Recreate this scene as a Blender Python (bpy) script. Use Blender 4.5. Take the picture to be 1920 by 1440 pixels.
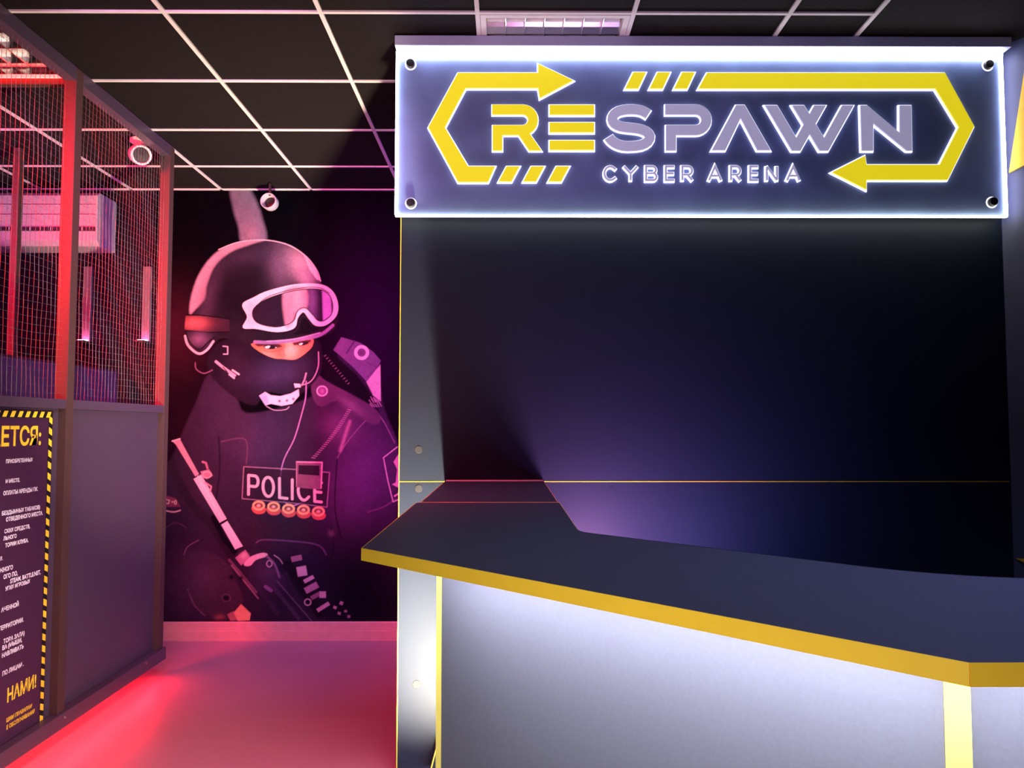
import bpy, bmesh, math, random
import numpy as np
from mathutils import Vector, Matrix
random.seed(4)
for o in list(bpy.data.objects): bpy.data.objects.remove(o)
SC = bpy.context.scene
COL = SC.collection

# ------------------------------------------------------------------ camera
F = 1470.0; CX, CY = 960.0, 720.0
CAMZ = 1.385
PITCH = math.atan(80 / F); YAW = math.atan(8 / F)
cam_d = bpy.data.cameras.new('camera'); cam = bpy.data.objects.new('camera', cam_d); COL.objects.link(cam)
cam_d.sensor_width = 36; cam_d.lens = F / 1920 * 36; cam_d.clip_start = 0.02
cam.location = (0, 0, CAMZ); cam.rotation_euler = (math.pi / 2 + PITCH, 0, -YAW)
SC.camera = cam
ROT = cam.rotation_euler.to_matrix()
def ray(px, py):
    return ROT @ Vector(((px - CX) / F, -(py - CY) / F, -1))
def onY(px, py, Y):
    d = ray(px, py); t = Y / d.y; return Vector((d.x * t, Y, CAMZ + d.z * t))
def onX(px, py, X):
    d = ray(px, py); t = X / d.x; return Vector((X, d.y * t, CAMZ + d.z * t))
def onZ(px, py, Z):
    d = ray(px, py); t = (Z - CAMZ) / d.z; return Vector((d.x * t, d.y * t, Z))

# ------------------------------------------------------------------ view, world
SC.view_settings.view_transform = 'Standard'; SC.view_settings.look = 'None'
SC.view_settings.gamma = 1; SC.view_settings.exposure = 0.0
SC.view_settings.use_curve_mapping = False
w = bpy.data.worlds.new('world'); SC.world = w; w.use_nodes = True
w.node_tree.nodes['Background'].inputs[0].default_value = (0.10, 0.05, 0.16, 1)
w.node_tree.nodes['Background'].inputs[1].default_value = 0.1

def area(name, loc, to, size, energy, color, sy=None, spread=180):
    d = bpy.data.lights.new(name, 'AREA'); d.shape = 'RECTANGLE'
    d.size = size; d.size_y = sy or size; d.energy = energy; d.color = color; d.spread = math.radians(spread)
    o = bpy.data.objects.new(name, d); COL.objects.link(o); o.location = loc
    v = Vector(to) - Vector(loc)
    o.rotation_euler = v.to_track_quat('-Z', 'Y').to_euler(); return o
# lamps read off the room's glow, plus added fills (most outside the frame or behind the partitions)
area('pink_ceiling_wash', (-0.9, 0.9, 1.7), (-0.9, 3.5, 2.97), 1.2, 7.5, (1.0, 0.52, 0.60), 0.5, 80)  # added fill aimed up at the ceiling grid
area('violet_ceiling_wash', (0.2, 0.8, 1.6), (0.3, 2.7, 2.97), 0.6, 2.4, (0.60, 0.40, 1.0), 0.4, 100)
area('counter_edge_fill', (-0.25, 0.02, 0.95), (0.05, 1.2, 1.1), 0.4, 4.5, (1.0, 0.96, 0.92), 0.3, 110)  # added fill for the yellow counter edge, no fitting there
area('violet_light_behind_panel', (0.45, 4.0, 1.7), (-1.2, 5.19, 1.7), 0.9, 24, (0.55, 0.12, 1.0), 1.6, 110)
area('magenta_light_mural', (-1.2, 2.4, 2.9), (-1.35, 5.19, 1.5), 0.9, 24, (0.92, 0.33, 0.86), 0.3, 75)
area('booth_red', (-3.0, 2.0, 2.75), (-1.95, 4.2, 1.9), 0.7, 85, (1.0, 0.004, 0.003), 0.25, 66)
area('booth_pink', (-3.2, 3.7, 2.5), (-3.1, 5.19, 2.7), 0.9, 17, (1.0, 0.07, 0.50), 0.3)
area('cool_fill', (1.3, 1.0, 2.85), (1.2, 1.2, 1.2), 0.8, 16, (0.50, 0.55, 1.0), 0.4, 100)  # added cool fill for the countertop and right side
area('desk_glow', (0.33, 2.72, 0.78), (0.33, 3.2, 1.05), 0.20, 11, (1.0, 0.42, 0.90), 0.10, 125)
area('desk_glow_blue', (0.75, 2.60, 0.76), (0.72, 3.2, 1.05), 0.35, 4.6, (0.34, 0.30, 1.0), 0.12, 125)
area('counter_foot_fill', (-0.17, 2.60, 0.06), (-0.40, 3.2, 0.78), 0.06, 120, (1.0, 0.84, 0.54), 0.3, 82)  # added hidden fill, lights the panel column beside the counter
area('poster_fill', (0.3, 1.5, 2.85), (-1.93, 2.95, .95), 0.4, 9, (1.0, 0.78, 0.80), 0.4, 50)
area('floor_fill', (-0.9, 1.8, 2.8), (-0.8, 3.2, 0.0), 0.7, 17, (1.0, 0.05, 0.16), 0.5, 70)

# ------------------------------------------------------------------ materials
def mat(name, col, rough=0.5, metal=0.0, var=0.06, scale=30, bump=0.02, spec=0.5, emit=None, es=0.0, coat=0.0):
    m = bpy.data.materials.new(name); m.use_nodes = True
    nt = m.node_tree; b = nt.nodes['Principled BSDF']
    n = nt.nodes.new('ShaderNodeTexNoise'); n.inputs['Scale'].default_value = scale; n.inputs['Detail'].default_value = 5
    tc = nt.nodes.new('ShaderNodeTexCoord'); nt.links.new(tc.outputs['Object'], n.inputs['Vector'])
    r = nt.nodes.new('ShaderNodeMapRange'); nt.links.new(n.outputs['Fac'], r.inputs['Value'])
    r.inputs['From Min'].default_value = .25; r.inputs['From Max'].default_value = .75
    r.inputs['To Min'].default_value = 1 - var; r.inputs['To Max'].default_value = 1 + var
    mx = nt.nodes.new('ShaderNodeVectorMath'); mx.operation = 'SCALE'
    mx.inputs[0].default_value = col; nt.links.new(r.outputs[0], mx.inputs['Scale'])
    nt.links.new(mx.outputs[0], b.inputs['Base Color'])
    b.inputs['Roughness'].default_value = rough; b.inputs['Metallic'].default_value = metal
    b.inputs['Specular IOR Level'].default_value = spec
    b.inputs['Coat Weight'].default_value = coat
    if bump:
        bp = nt.nodes.new('ShaderNodeBump'); bp.inputs['Strength'].default_value = bump; bp.inputs['Distance'].default_value = .01
        nt.links.new(n.outputs['Fac'], bp.inputs['Height']); nt.links.new(bp.outputs[0], b.inputs['Normal'])
    if emit:
        b.inputs['Emission Color'].default_value = (*emit, 1); b.inputs['Emission Strength'].default_value = es
    return m
M = {}
M['tile'] = mat('ceiling_tile_black', (.0072, .0045, .0055), .9, var=.3, scale=60, bump=.15, spec=.15)
M['grid'] = mat('ceiling_grid_white', (.60, .53, .55), .5, bump=0)
M['wall'] = mat('wall_black_paint', (.005, .004, .009), .85, bump=.05, spec=.08)
M['wallr'] = mat('wall_grey_blue_paint', (.050, .056, .125), .6, var=.12, scale=9, bump=.08)
M['anth'] = mat('anthracite_laminate', (.010, .014, .028), .5, var=.08, scale=220, bump=.03, spec=.10)
M['front'] = mat('grey_laminate', (.130, .132, .175), .5, var=.05, scale=160, bump=.03, spec=.35)
M['seam'] = mat('orange_edge_band', (.85, .50, .22), .5, bump=0)
M['strip'] = mat('yellow_corner_edge', (.95, .78, .16), .4, bump=0)
M['cap'] = mat('grey_screw_cap', (.022, .022, .028), .6, bump=0, spec=.1)
M['fascia'] = mat('fascia_laminate', (.38, .40, .60), .5, var=.05, scale=160, bump=.03, spec=.3)
M['top'] = mat('countertop_laminate', (.028, .030, .072), .5, var=.12, scale=300, bump=.04, spec=.12)
M['yellow'] = mat('yellow_edge', (.86, .53, .035), .5, var=.03, bump=0, spec=.15)
M['yellowd'] = mat('yellow_wall_paint', (.75, .44, .02), .6, var=.05, bump=.02)
M['wood'] = mat('pale_baseboard', (.46, .26, .24), .5, var=.10, scale=18, bump=.05)
M['post'] = mat('dark_grey_post_steel', (.066, .034, .034), .55, var=.08, scale=50, bump=.02, spec=.12)
M['panel'] = mat('purple_grey_panel', (.060, .038, .066), .42, var=.08, scale=250, bump=.03)
M['wire'] = mat('net_cord', (.10, .085, .09), .6, bump=0)
M['white'] = mat('white_plastic', (.75, .72, .73), .4, bump=0)
M['black'] = mat('black_plastic', (.008, .008, .010), .4, bump=0)
M['steel'] = mat('brushed_steel', (.55, .55, .58), .3, 1.0, bump=0)
M['mirror'] = mat('louvre_aluminium', (.72, .70, .72), .22, 1.0, bump=.02, scale=8)
M['plate'] = mat('sign_plate_frosted', (.15, .21, .43), .34, var=.20, scale=5, bump=.02, spec=.5)
M['sign_y'] = mat('sign_yellow_acrylic', (.45, .40, .02), .35, bump=0, emit=(.80, .66, .012), es=.85)
M['sign_w'] = mat('sign_lilac_acrylic', (.40, .40, .55), .35, bump=0, emit=(.46, .44, .66), es=.5)
M['glow'] = mat('edge_lit_acrylic', (.9, .9, 1), .4, bump=0, emit=(.85, .85, 1), es=1.25)
M['ledw'] = mat('white_led_diffuser', (.9, .9, .9), .5, bump=0, emit=(.90, .90, 1.0), es=11)
M['ledw2'] = mat('white_led_sign_rail', (.9, .9, .9), .5, bump=0, emit=(.86, .86, 1.0), es=20)
M['ledb'] = mat('warm_led_bottom_rail', (.9, .9, .8), .5, bump=0, emit=(1.0, .96, .66), es=15)
M['ledu'] = mat('counter_led_diffuser', (.9, .9, .9), .5, bump=0, emit=(.93, .93, 1.0), es=135)
M['ledr'] = mat('red_led_diffuser', (.9, .5, .5), .5, bump=0, emit=(1.0, .012, .012), es=24)
M['ledrf'] = mat('red_led_floor_diffuser', (.9, .5, .5), .5, bump=0, emit=(1.0, .012, .02), es=150)
M['batten'] = mat('grey_batten', (.10, .09, .10), .6, bump=0, spec=.1)
M['acw'] = mat('air_conditioner_plastic', (.34, .31, .36), .45, bump=0)
M['pinkled'] = mat('pink_glow_emitter', (.9, .5, .6), .5, bump=0, emit=(1.0, .12, .35), es=160)  # emitter for the added pink glow patches
M['poster'] = mat('poster_purple_black', (.050, .016, .045), .4, bump=0, var=.1, scale=40)
M['print_y'] = mat('poster_yellow_ink', (.90, .62, .03), .5, bump=0, emit=None)
M['print_w'] = mat('poster_white_ink', (.88, .84, .88), .5, bump=0)
M['skirt'] = mat('plinth_paint', (.35, .20, .22), .5, bump=.02)
M['screen'] = mat('desk_screen_felt', (.07, .05, .10), .9, var=.4, scale=300, bump=.1)
# floor: glossy pale vinyl with scuffs
def floor_mat():
    m = mat('floor_vinyl', (.33, .20, .25), .34, var=.05, scale=3, bump=0, spec=.5)
    nt = m.node_tree; b = nt.nodes['Principled BSDF']
    n = nt.nodes.new('ShaderNodeTexNoise'); n.inputs['Scale'].default_value = 2.3; n.inputs['Detail'].default_value = 8
    n.inputs['Distortion'].default_value = 1.2
    r = nt.nodes.new('ShaderNodeMapRange'); nt.links.new(n.outputs['Fac'], r.inputs['Value'])
    r.inputs['To Min'].default_value = .24; r.inputs['To Max'].default_value = .55
    nt.links.new(r.outputs[0], b.inputs['Roughness']); return m
M['floor'] = floor_mat()

# ------------------------------------------------------------------ mesh helpers
class MB:
    def __init__(s): s.v = []; s.f = []
    def raw(s, v, f):
        k = len(s.v); s.v += [tuple(p) for p in v]; s.f += [tuple(i + k for i in q) for q in f]; return s
    def box(s, x0, x1, y0, y1, z0, z1):
        v = [(x0,y0,z0),(x1,y0,z0),(x1,y1,z0),(x0,y1,z0),(x0,y0,z1),(x1,y0,z1),(x1,y1,z1),(x0,y1,z1)]
        return s.raw(v, [(0,3,2,1),(4,5,6,7),(0,1,5,4),(1,2,6,5),(2,3,7,6),(3,0,4,7)])
    def seg(s, a, b, w, z0, z1):            # upright slab from a to b (plan), thickness w to the left of a->b
        a = Vector(a); b = Vector(b); n = Vector((-(b-a).y, (b-a).x)).normalized() * w
        return s.prism([a, b, b + n, a + n], z0, z1)
    def prism(s, pts, z0, z1):              # plan polygon extruded in z (concave ok via ngon)
        n = len(pts); v = [(p[0], p[1], z0) for p in pts] + [(p[0], p[1], z1) for p in pts]
        f = [tuple(range(n))[::-1], tuple(range(n, 2 * n))] + [(i, (i+1) % n, n + (i+1) % n, n + i) for i in range(n)]
        return s.raw(v, f)
    def xz(s, pts, y0, y1):                 # polygon in X-Z plane extruded along y (y0 = front)
        n = len(pts); ar = sum(pts[i][0]*pts[(i+1)%n][1]-pts[(i+1)%n][0]*pts[i][1] for i in range(n))
        if ar < 0: pts = pts[::-1]
        v = [(p[0], y0, p[1]) for p in pts] + [(p[0], y1, p[1]) for p in pts]
        f = [tuple(range(n)), tuple(range(n, 2 * n))[::-1]] + [(i, n + i, n + (i+1) % n, (i+1) % n) for i in range(n)]
        return s.raw(v, f)
    def yz(s, pts, x0, x1):
        n = len(pts); v = [(x0, p[0], p[1]) for p in pts] + [(x1, p[0], p[1]) for p in pts]
        f = [tuple(range(n)), tuple(range(n, 2 * n))[::-1]] + [(i, n + i, n + (i+1) % n, (i+1) % n) for i in range(n)]
        return s.raw(v, f)
    def cyl(s, c, axis, r, h, n=24, r2=None, cap=True):
        c = Vector(c); ax = Vector(axis).normalized(); q = ax.to_track_quat('Z', 'Y'); r2 = r if r2 is None else r2
        v = [c + q @ Vector((r*math.cos(a), r*math.sin(a), 0)) for a in [2*math.pi*i/n for i in range(n)]]
        v += [c + q @ Vector((r2*math.cos(a), r2*math.sin(a), h)) for a in [2*math.pi*i/n for i in range(n)]]
        f = [(i, (i+1) % n, n + (i+1) % n, n + i) for i in range(n)]
        if cap: f += [tuple(range(n))[::-1], tuple(range(n, 2*n))]
        return s.raw(v, f)
    def lathe(s, c, axis, prof, n=28):      # prof = [(r, h)...]
        c = Vector(c); q = Vector(axis).normalized().to_track_quat('Z', 'Y'); v = []
        for r, h in prof: v += [c + q @ Vector((r*math.cos(2*math.pi*i/n), r*math.sin(2*math.pi*i/n), h)) for i in range(n)]
        f = [(j*n+i, j*n+(i+1) % n, (j+1)*n+(i+1) % n, (j+1)*n+i) for j in range(len(prof)-1) for i in range(n)]
        return s.raw(v, f)
    def tube(s, pts, r, n=3):
        k = len(s.v)
        for i, p in enumerate(pts):
            p = Vector(p); a = Vector(pts[max(0, i-1)]); b = Vector(pts[min(len(pts)-1, i+1)])
            q = (b - a).normalized().to_track_quat('Z', 'Y')
            for j in range(n):
                t = 2*math.pi*j/n; s.v.append(tuple(p + q @ Vector((r*math.cos(t), r*math.sin(t), 0))))
        for i in range(len(pts)-1):
            for j in range(n):
                a = k + i*n + j; b = k + i*n + (j+1) % n; s.f.append((a, b, b+n, a+n))
        return s
    def build(s, name, m, parent=None, bevel=0, smooth=False):
        me = bpy.data.meshes.new(name); me.from_pydata(s.v, [], s.f); me.materials.append(m)
        bm = bmesh.new(); bm.from_mesh(me)
        bmesh.ops.recalc_face_normals(bm, faces=bm.faces)
        if bevel:
            bmesh.ops.bevel(bm, geom=[e for e in bm.edges if len(e.link_faces) == 2 and e.calc_face_angle(0) > .5], offset=bevel, segments=2, affect='EDGES', profile=.6)
        bm.to_mesh(me); bm.free()
        if smooth: me.shade_smooth()
        o = bpy.data.objects.new(name, me); COL.objects.link(o)
        if parent:
            o.parent = parent; me.transform(Matrix.Translation(-parent_world(parent)))
        return o
def parent_world(p):
    v = Vector((0, 0, 0))
    while p: v = v + Vector(p.location); p = p.parent
    return v
def tag(o, label=None, cat=None, group=None, kind=None):
    if label: o['label'] = label
    if cat: o['category'] = cat
    if group: o['group'] = group
    if kind: o['kind'] = kind
    return o
def thing(name, label, cat, loc, group=None):
    o = bpy.data.objects.new(name, None); COL.objects.link(o); o.location = loc; o.empty_display_size = .1
    return tag(o, label, cat, group)
def struct(name, mb, m, **k):
    o = mb.build(name, m, **k); o['kind'] = 'structure'; return o

# ------------------------------------------------------------------ room shell
CEIL = 2.97; YB = 5.19; YP = 3.20
WR0 = Vector((2.05, 3.20)); WRD = Vector((math.sin(math.radians(30)), -math.cos(math.radians(30))))
WR1 = WR0 + WRD * 6.0
struct('floor', MB().prism([(-4.2, -2.0), (WR1.x + .1, -2.0), (WR0.x + .1, 3.2), (2.15, 5.29), (-4.2, 5.29)], -.1, 0), M['floor'])
wb = struct('wall_back', MB().box(-4.2, 2.15, YB, YB + .1, 0, 3.1), M['wall'])
struct('wall_left', MB().box(-4.3, -4.2, -2, 5.29, 0, 3.1), M['wall'])
struct('wall_front', MB().box(-4.3, WR1.x + .1, -2.1, -2.0, 0, 3.1), M['wall'])
wr = struct('wall_right', MB().prism([WR0, WR1, WR1 + Vector((.1, .05)), WR0 + Vector((.1, .0)), (2.15, 5.19), (2.05, 5.19)], 0, 3.1), M['wallr'])
bb = struct('baseboard_back', MB().yz([(YB, 0), (YB - .022, 0), (YB - .022, .060), (YB - .014, .064), (YB - .014, .113), (YB - .010, .119), (YB, .119)], -4.2, 2.05), M['wood'])

# ceiling: slab above, tiles, tee grid
GX = [-4.2, -3.717, -3.117, -2.517, -1.917, -1.317, -.717, -.117, .483, 1.083, 1.414]
GY = [-2.0, -1.27, -.67, -.07, .525, 1.125, 1.725, 2.325, 2.925, 3.527, 4.124, 4.714, 5.19]
ceil = struct('ceiling', MB().box(-4.3, 5.2, -2.1, 5.29, 3.03, 3.10), M['tile'])
LAMPS = {(7, 8): 1, (3, 8): 2}
for i in range(len(GX)-1):
    for j in range(2, len(GY)-1):
        if (i, j) in LAMPS: continue
        o = MB().box(GX[i]+.005, GX[i+1]-.005, GY[j]+.005, GY[j+1]-.005, CEIL+.004, CEIL+.019).build('ceiling_tile', M['tile'], ceil)
MB().box(1.414, 5.2, -2.0, 5.19, CEIL+.001, CEIL+.02).build('ceiling_panel', M['tile'], ceil)
MB().box(-4.2, 1.414, -2.0, -.65, CEIL+.001, CEIL+.02).build('ceiling_panel', M['tile'], ceil)
for x in GX[1:]:
    MB().box(x-.0085, x+.0085, -.65, YB, CEIL-.004, CEIL+.004).build('main_runner', M['grid'], ceil)
for j in range(2, len(GY)-1):
    for i in range(len(GX)-1):
        MB().box(GX[i]+.0085, GX[i+1]-.0085, GY[j]-.0075, GY[j]+.0075, CEIL-.003, CEIL+.004).build('cross_tee', M['grid'], ceil)
MB().box(-4.2, 2.05, YB-.022, YB, CEIL-.004, CEIL+.003).build('wall_angle', M['grid'], ceil)

# louvred fluorescent luminaires set in the grid
def luminaire(x0, y0, label):
    t = thing('louvred_ceiling_light', label, 'ceiling light', (x0+.3, y0+.3, CEIL-.002), 'louvred lights set in the ceiling grid')
    x0 += .010; y0 += .010; s = .580; f = MB()
    for a in ((0, s, 0, .022), (0, s, s-.022, s), (0, .022, .022, s-.022), (s-.022, s, .022, s-.022)):
        f.box(x0+a[0], x0+a[1], y0+a[2], y0+a[3], CEIL-.004, CEIL+.03)
    f.build('frame', M['grid'], t)
    MB().box(x0, x0+s, y0, y0+s, CEIL+.048, CEIL+.052).build('housing', M['white'], t)
    for k in range(4):                       # V shaped reflector troughs running along x
        ya = y0 + .022 + k*(s-.044)/4; yb = ya + (s-.044)/4; c = (ya+yb)/2; m = MB(); pts = []
        for q in range(9):
            u = q/8; pts.append((ya + (yb-ya)*u, CEIL + .002 + .042*math.sin(math.pi*u)**.7))
        for q in range(8):
            m.raw([(x0+.022, *pts[q]), (x0+s-.022, *pts[q]), (x0+s-.022, *pts[q+1]), (x0+.022, *pts[q+1])], [(0, 1, 2, 3)])
        m.build('reflector', M['mirror'], t, smooth=True)
        MB().cyl((x0+.03, c, CEIL+.026), (1, 0, 0), .008, s-.06, 12).build('tube', M['white'], t)
        for q in range(1, 7):
            xx = x0 + .022 + q*(s-.044)/7
            MB().box(xx-.0015, xx+.0015, ya+.004, yb-.004, CEIL-.002, CEIL+.030).build('louvre', M['mirror'], t)
    return t
luminaire(GX[7], GY[8], 'unlit louvred ceiling light right above the illuminated sign')
luminaire(GX[3], GY[8], 'louvred ceiling light seen through the net in the top left corner')

# ------------------------------------------------------------------ back panel behind the counter
XL = onY(749, 700, YP).x; ZS = onY(1400, 902, YP).z
CT = ZS            # counter top height equals the seam height
bp = thing('back_panel', 'dark anthracite panelled partition with yellow edges under the illuminated sign', 'partition', (.8, YP, 0))
MB().box(XL+.003, 2.045, YP, YP+.05, ZS+.002, CEIL-.002).build('upper_panel', M['anth'], bp)
MB().box(XL+.003, 2.045, YP, YP+.05, 0.002, ZS-.004).build('lower_panel', M['anth'], bp)
MB().box(XL+.003, 2.045, YP+.0005, YP+.04, ZS-.004, ZS-.0005).build('seam_edge', M['yellow'], bp)
MB().box(XL, XL+.003, YP-.001, YP+.05, ZS+.002, CEIL-.002).build('edge_band', M['yellow'], bp)
MB().box(XL, XL+.003, YP-.001, YP+.05, .002, ZS-.004).build('edge_band', M['yellow'], bp)
for (px, py) in ((1147, 472), (1505, 475), (1858, 471), (785, 843), (785, 916), (1147, 920), (781, 1283)):
    p = onY(px, py, YP)
    MB().lathe((p.x, YP, p.z), (0, -1, 0), [(.0155, 0), (.0155, .0008), (.0145, .0014), (0, .0015)], 24).build('screw_cap', M['anth'] if px > 800 else M['cap'], bp)

# ------------------------------------------------------------------ illuminated sign
YS = 3.145                       # plate front
sg = thing('illuminated_sign', 'backlit blue plate sign with raised yellow arrows and RESPAWN CYBER ARENA lettering', 'sign', (.8, YS, 2.5))
sgtl = onY(746, 90, YS); sgbr = onY(1886, 405, YS)
SX0, SX1, SZ0 = sgtl.x, onY(1885, 250, YS).x, sgbr.z; SZ1 = 2.922
SX1 = min(onY(1884, 250, YS).x, 2.028)
MB().box(SX0, SX1, YS, YS+.012, SZ0, SZ1).build('plate', M['plate'], sg)
MB().box(SX0+.01, SX1-.01, YS+.012, YP-.006, SZ0+.004, SZ1).build('light_box', M['white'], sg)
FX0 = onY(740, 75, 3.09).x
MB().box(FX0, 2.045, 3.09, YP-.006, 2.924, CEIL-.005).build('top_fascia', M['fascia'], sg, bevel=.002)
# led rails framing the plate
zt = onY(1300, 108, 3.14).z
MB().box(SX0+.003, SX1-.003, YS-.028, YS-.0005, zt, SZ1-.001).build('top_led_rail', M['ledw'], sg)
MB().box(SX0-.004, SX1+.004, YS-.012, YS+.004, SZ0-.007, SZ0-.001).build('bottom_led_rail', M['ledb'], sg)
MB().box(SX0-.006, SX0-.001, YS-.010, YS+.004, SZ0, SZ1-.002).build('side_led_rail', M['ledw2'], sg)
MB().box(SX1+.001, SX1+.007, YS-.010, YS+.004, SZ0, SZ1-.002).build('side_led_rail', M['ledw2'], sg)
for (px, py) in ((769, 117), (1857, 119), (769.5, 379), (1865, 377)):
    p = onY(px, py, YS-.02)
    MB().lathe((p.x, YS, p.z), (0, -1, 0), [(.0185, 0), (.0185, .014), (.016, .018), (0, .019)], 28).build('standoff_bolt', M['black'], sg)
    MB().lathe((p.x, YS, p.z), (0, -1, 0), [(.0235, 0), (.0235, .0015), (0.018, .0015)], 28).build('washer_ring', M['glow'], sg)

def offset_poly(pts, d):
    n = len(pts); ar = sum(pts[i][0]*pts[(i+1)%n][1]-pts[(i+1)%n][0]*pts[i][1] for i in range(n))
    if ar < 0: pts = pts[::-1]
    out = []
    for i in range(n):
        a = Vector(pts[i-1]); b = Vector(pts[i]); c = Vector(pts[(i+1) % n])
        e1 = (b-a).normalized(); e2 = (c-b).normalized()
        n1 = Vector((e1.y, -e1.x)); n2 = Vector((e2.y, -e2.x)); m = (n1+n2)
        m = m / max(.25, m.length_squared) * 2
        out.append(tuple(b + m*d*1.0))
    return out
def stroke_poly(path, w, ext=0):
    P = [Vector(p) for p in path]
    if ext:
        P[0] = P[0] + (P[0]-P[1]).normalized()*ext; P[-1] = P[-1] + (P[-1]-P[-2]).normalized()*ext
    L = []; R = []
    for i, p in enumerate(P):
        d1 = (P[i]-P[i-1]).normalized() if i else None; d2 = (P[i+1]-P[i]).normalized() if i < len(P)-1 else None
        d1 = d1 or d2; d2 = d2 or d1
        n1 = Vector((-d1.y, d1.x)); n2 = Vector((-d2.y, d2.x)); m = n1+n2; m = m/max(.3, m.length_squared)*2
        L.append(p + m*w/2); R.append(p - m*w/2)
    return L, R
def strip_mesh(mb, path, w, y0, y1, ext=0):      # thick polyline as quads, in px coordinates on the sign
    L, R = stroke_poly(path, w, ext)
    for i in range(len(L)-1):
        q = [spt(*L[i]), spt(*L[i+1]), spt(*R[i+1]), spt(*R[i])]
        mb.xz(q, y0, y1)
def spt(px, py):
    p = onY(px, py, YS-.008); return (p.x, p.z)
YF = YS - .016
def sign_poly(name, pts, m, label=None):
    o = MB().xz([spt(*p) for p in pts], YF, YS).build(name, m, sg)
    g = MB().xz([spt(*p) for p in offset_poly(pts, 2.3)], YS-.008, YS).build('glowing_edge', M['glow'], o)
    return o
def sign_strokes(name, paths, w, m, gw=3.6, polys=()):
    a = MB(); g = MB()
    for k, p in enumerate(paths): strip_mesh(a, p, w, YF + .0003*k, YS); strip_mesh(g, p, w+gw, YS-.008, YS, gw/2)
    for k, p in enumerate(polys):
        a.xz([spt(*q) for q in p], YF - .0003*(k+1), YS); g.xz([spt(*q) for q in offset_poly(p, gw/2)], YS-.0083, YS)
    o = a.build(name, m, sg); g.build('glowing_edge', M['glow'], o); return o
def arc(cx, cy, rx, ry, a0, a1, n=12):
    return [(cx+rx*math.cos(math.radians(a0+(a1-a0)*i/n)), cy+ry*math.sin(math.radians(a0+(a1-a0)*i/n))) for i in range(n+1)]
Y_, W_ = M['sign_y'], M['sign_w']
sign_poly('arrow', [(1009,121),(1074,152),(1012,185),(1009,166),(873,166),(834,240),(877.5,313),(928,313),(915,342),(859,342),(803.5,240),(859,138),(1009,138)], Y_)
sign_poly('arrow', [(1325,138),(1770,138),(1824.7,238),(1775,338),(1623,338),(1623,356),(1559,324),(1620.6,293),(1623,310),(1760.6,310),(1796.6,239),(1752.8,167),(1309,167)], Y_)
for x in (950, 996, 1043): sign_poly('slanted_bar', [(x,313),(x+24,313),(x+9,341),(x-15,341)], Y_)
for x in (1187, 1232.5, 1278.5): sign_poly('slanted_bar', [(x,137),(x+23.5,137),(x+9.5,167),(x-15,167)], Y_)
def c7(p): return (740 + p[0]*.3125, 60 + p[1]*.3125)
def c8(p): return (1320 + p[0]*.3125, 60 + p[1]*.3125)
# R, E
sign_strokes('letter', [[c7(p) for p in [(585,469)] + arc(768,530.5,62,61.5,-90,90) + [(617,592),(617,714)]]], 18.2, Y_,
             polys=[[c7(p) for p in [(738,612),(800,600),(880,714),(806,714)]]])
a = MB(); g = MB()
e = None
for (y0, y1) in ((198, 216), (231, 249), (264.5, 282)):
    q = [(1030.5, y0), (1113.5, y0), (1113.5, y1), (1030.5, y1)]
    a.xz([spt(*p) for p in q], YF, YS); g.xz([spt(*p) for p in offset_poly(q, 2.3)], YS-.008, YS)
e = a.build('letter', Y_, sg); g.build('glowing_edge', M['glow'], e)
# S, P
S = [(1520,497),(1492,480),(1455,470),(1400,468),(1345,478),(1314,500),(1305,527),(1318,553),(1352,570),(1400,577),(1460,584),(1507,600),(1529,628),(1518,660),(1480,681),(1425,688),(1370,687),(1325,672),(1296,650),(1284,634)]
def smooth_path(P, n=3):
    out = []
    for i in range(len(P)-1):
        p0 = P[max(0,i-1)]; p1 = P[i]; p2 = P[i+1]; p3 = P[min(len(P)-1,i+2)]
        for k in range(n):
            t = k/n; out.append(tuple(.5*((2*p1[j]) + (-p0[j]+p2[j])*t + (2*p0[j]-5*p1[j]+4*p2[j]-p3[j])*t*t + (-p0[j]+3*p1[j]-3*p2[j]+p3[j])*t**3) for j in (0,1)))
    return out + [P[-1]]
sign_strokes('letter', [[c7(p) for p in smooth_path(S, 2)]], 18, W_)
sign_strokes('letter', [[c7(p) for p in [(1622,469)] + arc(1806,530.5,62,61.5,-90,90) + [(1656,592),(1656,714)]]], 18.5, W_)
for P in ([(45,712),(190,443),(240,443),(395,712),(318,712),(217,520),(125,712)],
          [(935,445),(975,445),(1170,610),(1170,445),(1238,445),(1243,715),(1213,715),(1010,550),(1010,715),(943,715)]):
    sign_poly('letter', [c8(p) for p in P], W_)
Wp = [[(365,445),(525,715),(575,715),(727,445),(658,445),(550,640),(435,445)], [(527,445),(690,715),(742,715),(893,445),(825,445),(717,640),(597,445)]]
a = MB(); g = MB()
for k, P in enumerate(Wp):
    P = [c8(p) for p in P]; a.xz([spt(*p) for p in P], YF-.0003*k, YS); g.xz([spt(*p) for p in offset_poly(P, 2.3)], YS-.008-.0002*k, YS)
e = a.build('letter', W_, sg); g.build('glowing_edge', M['glow'], e)
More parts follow.
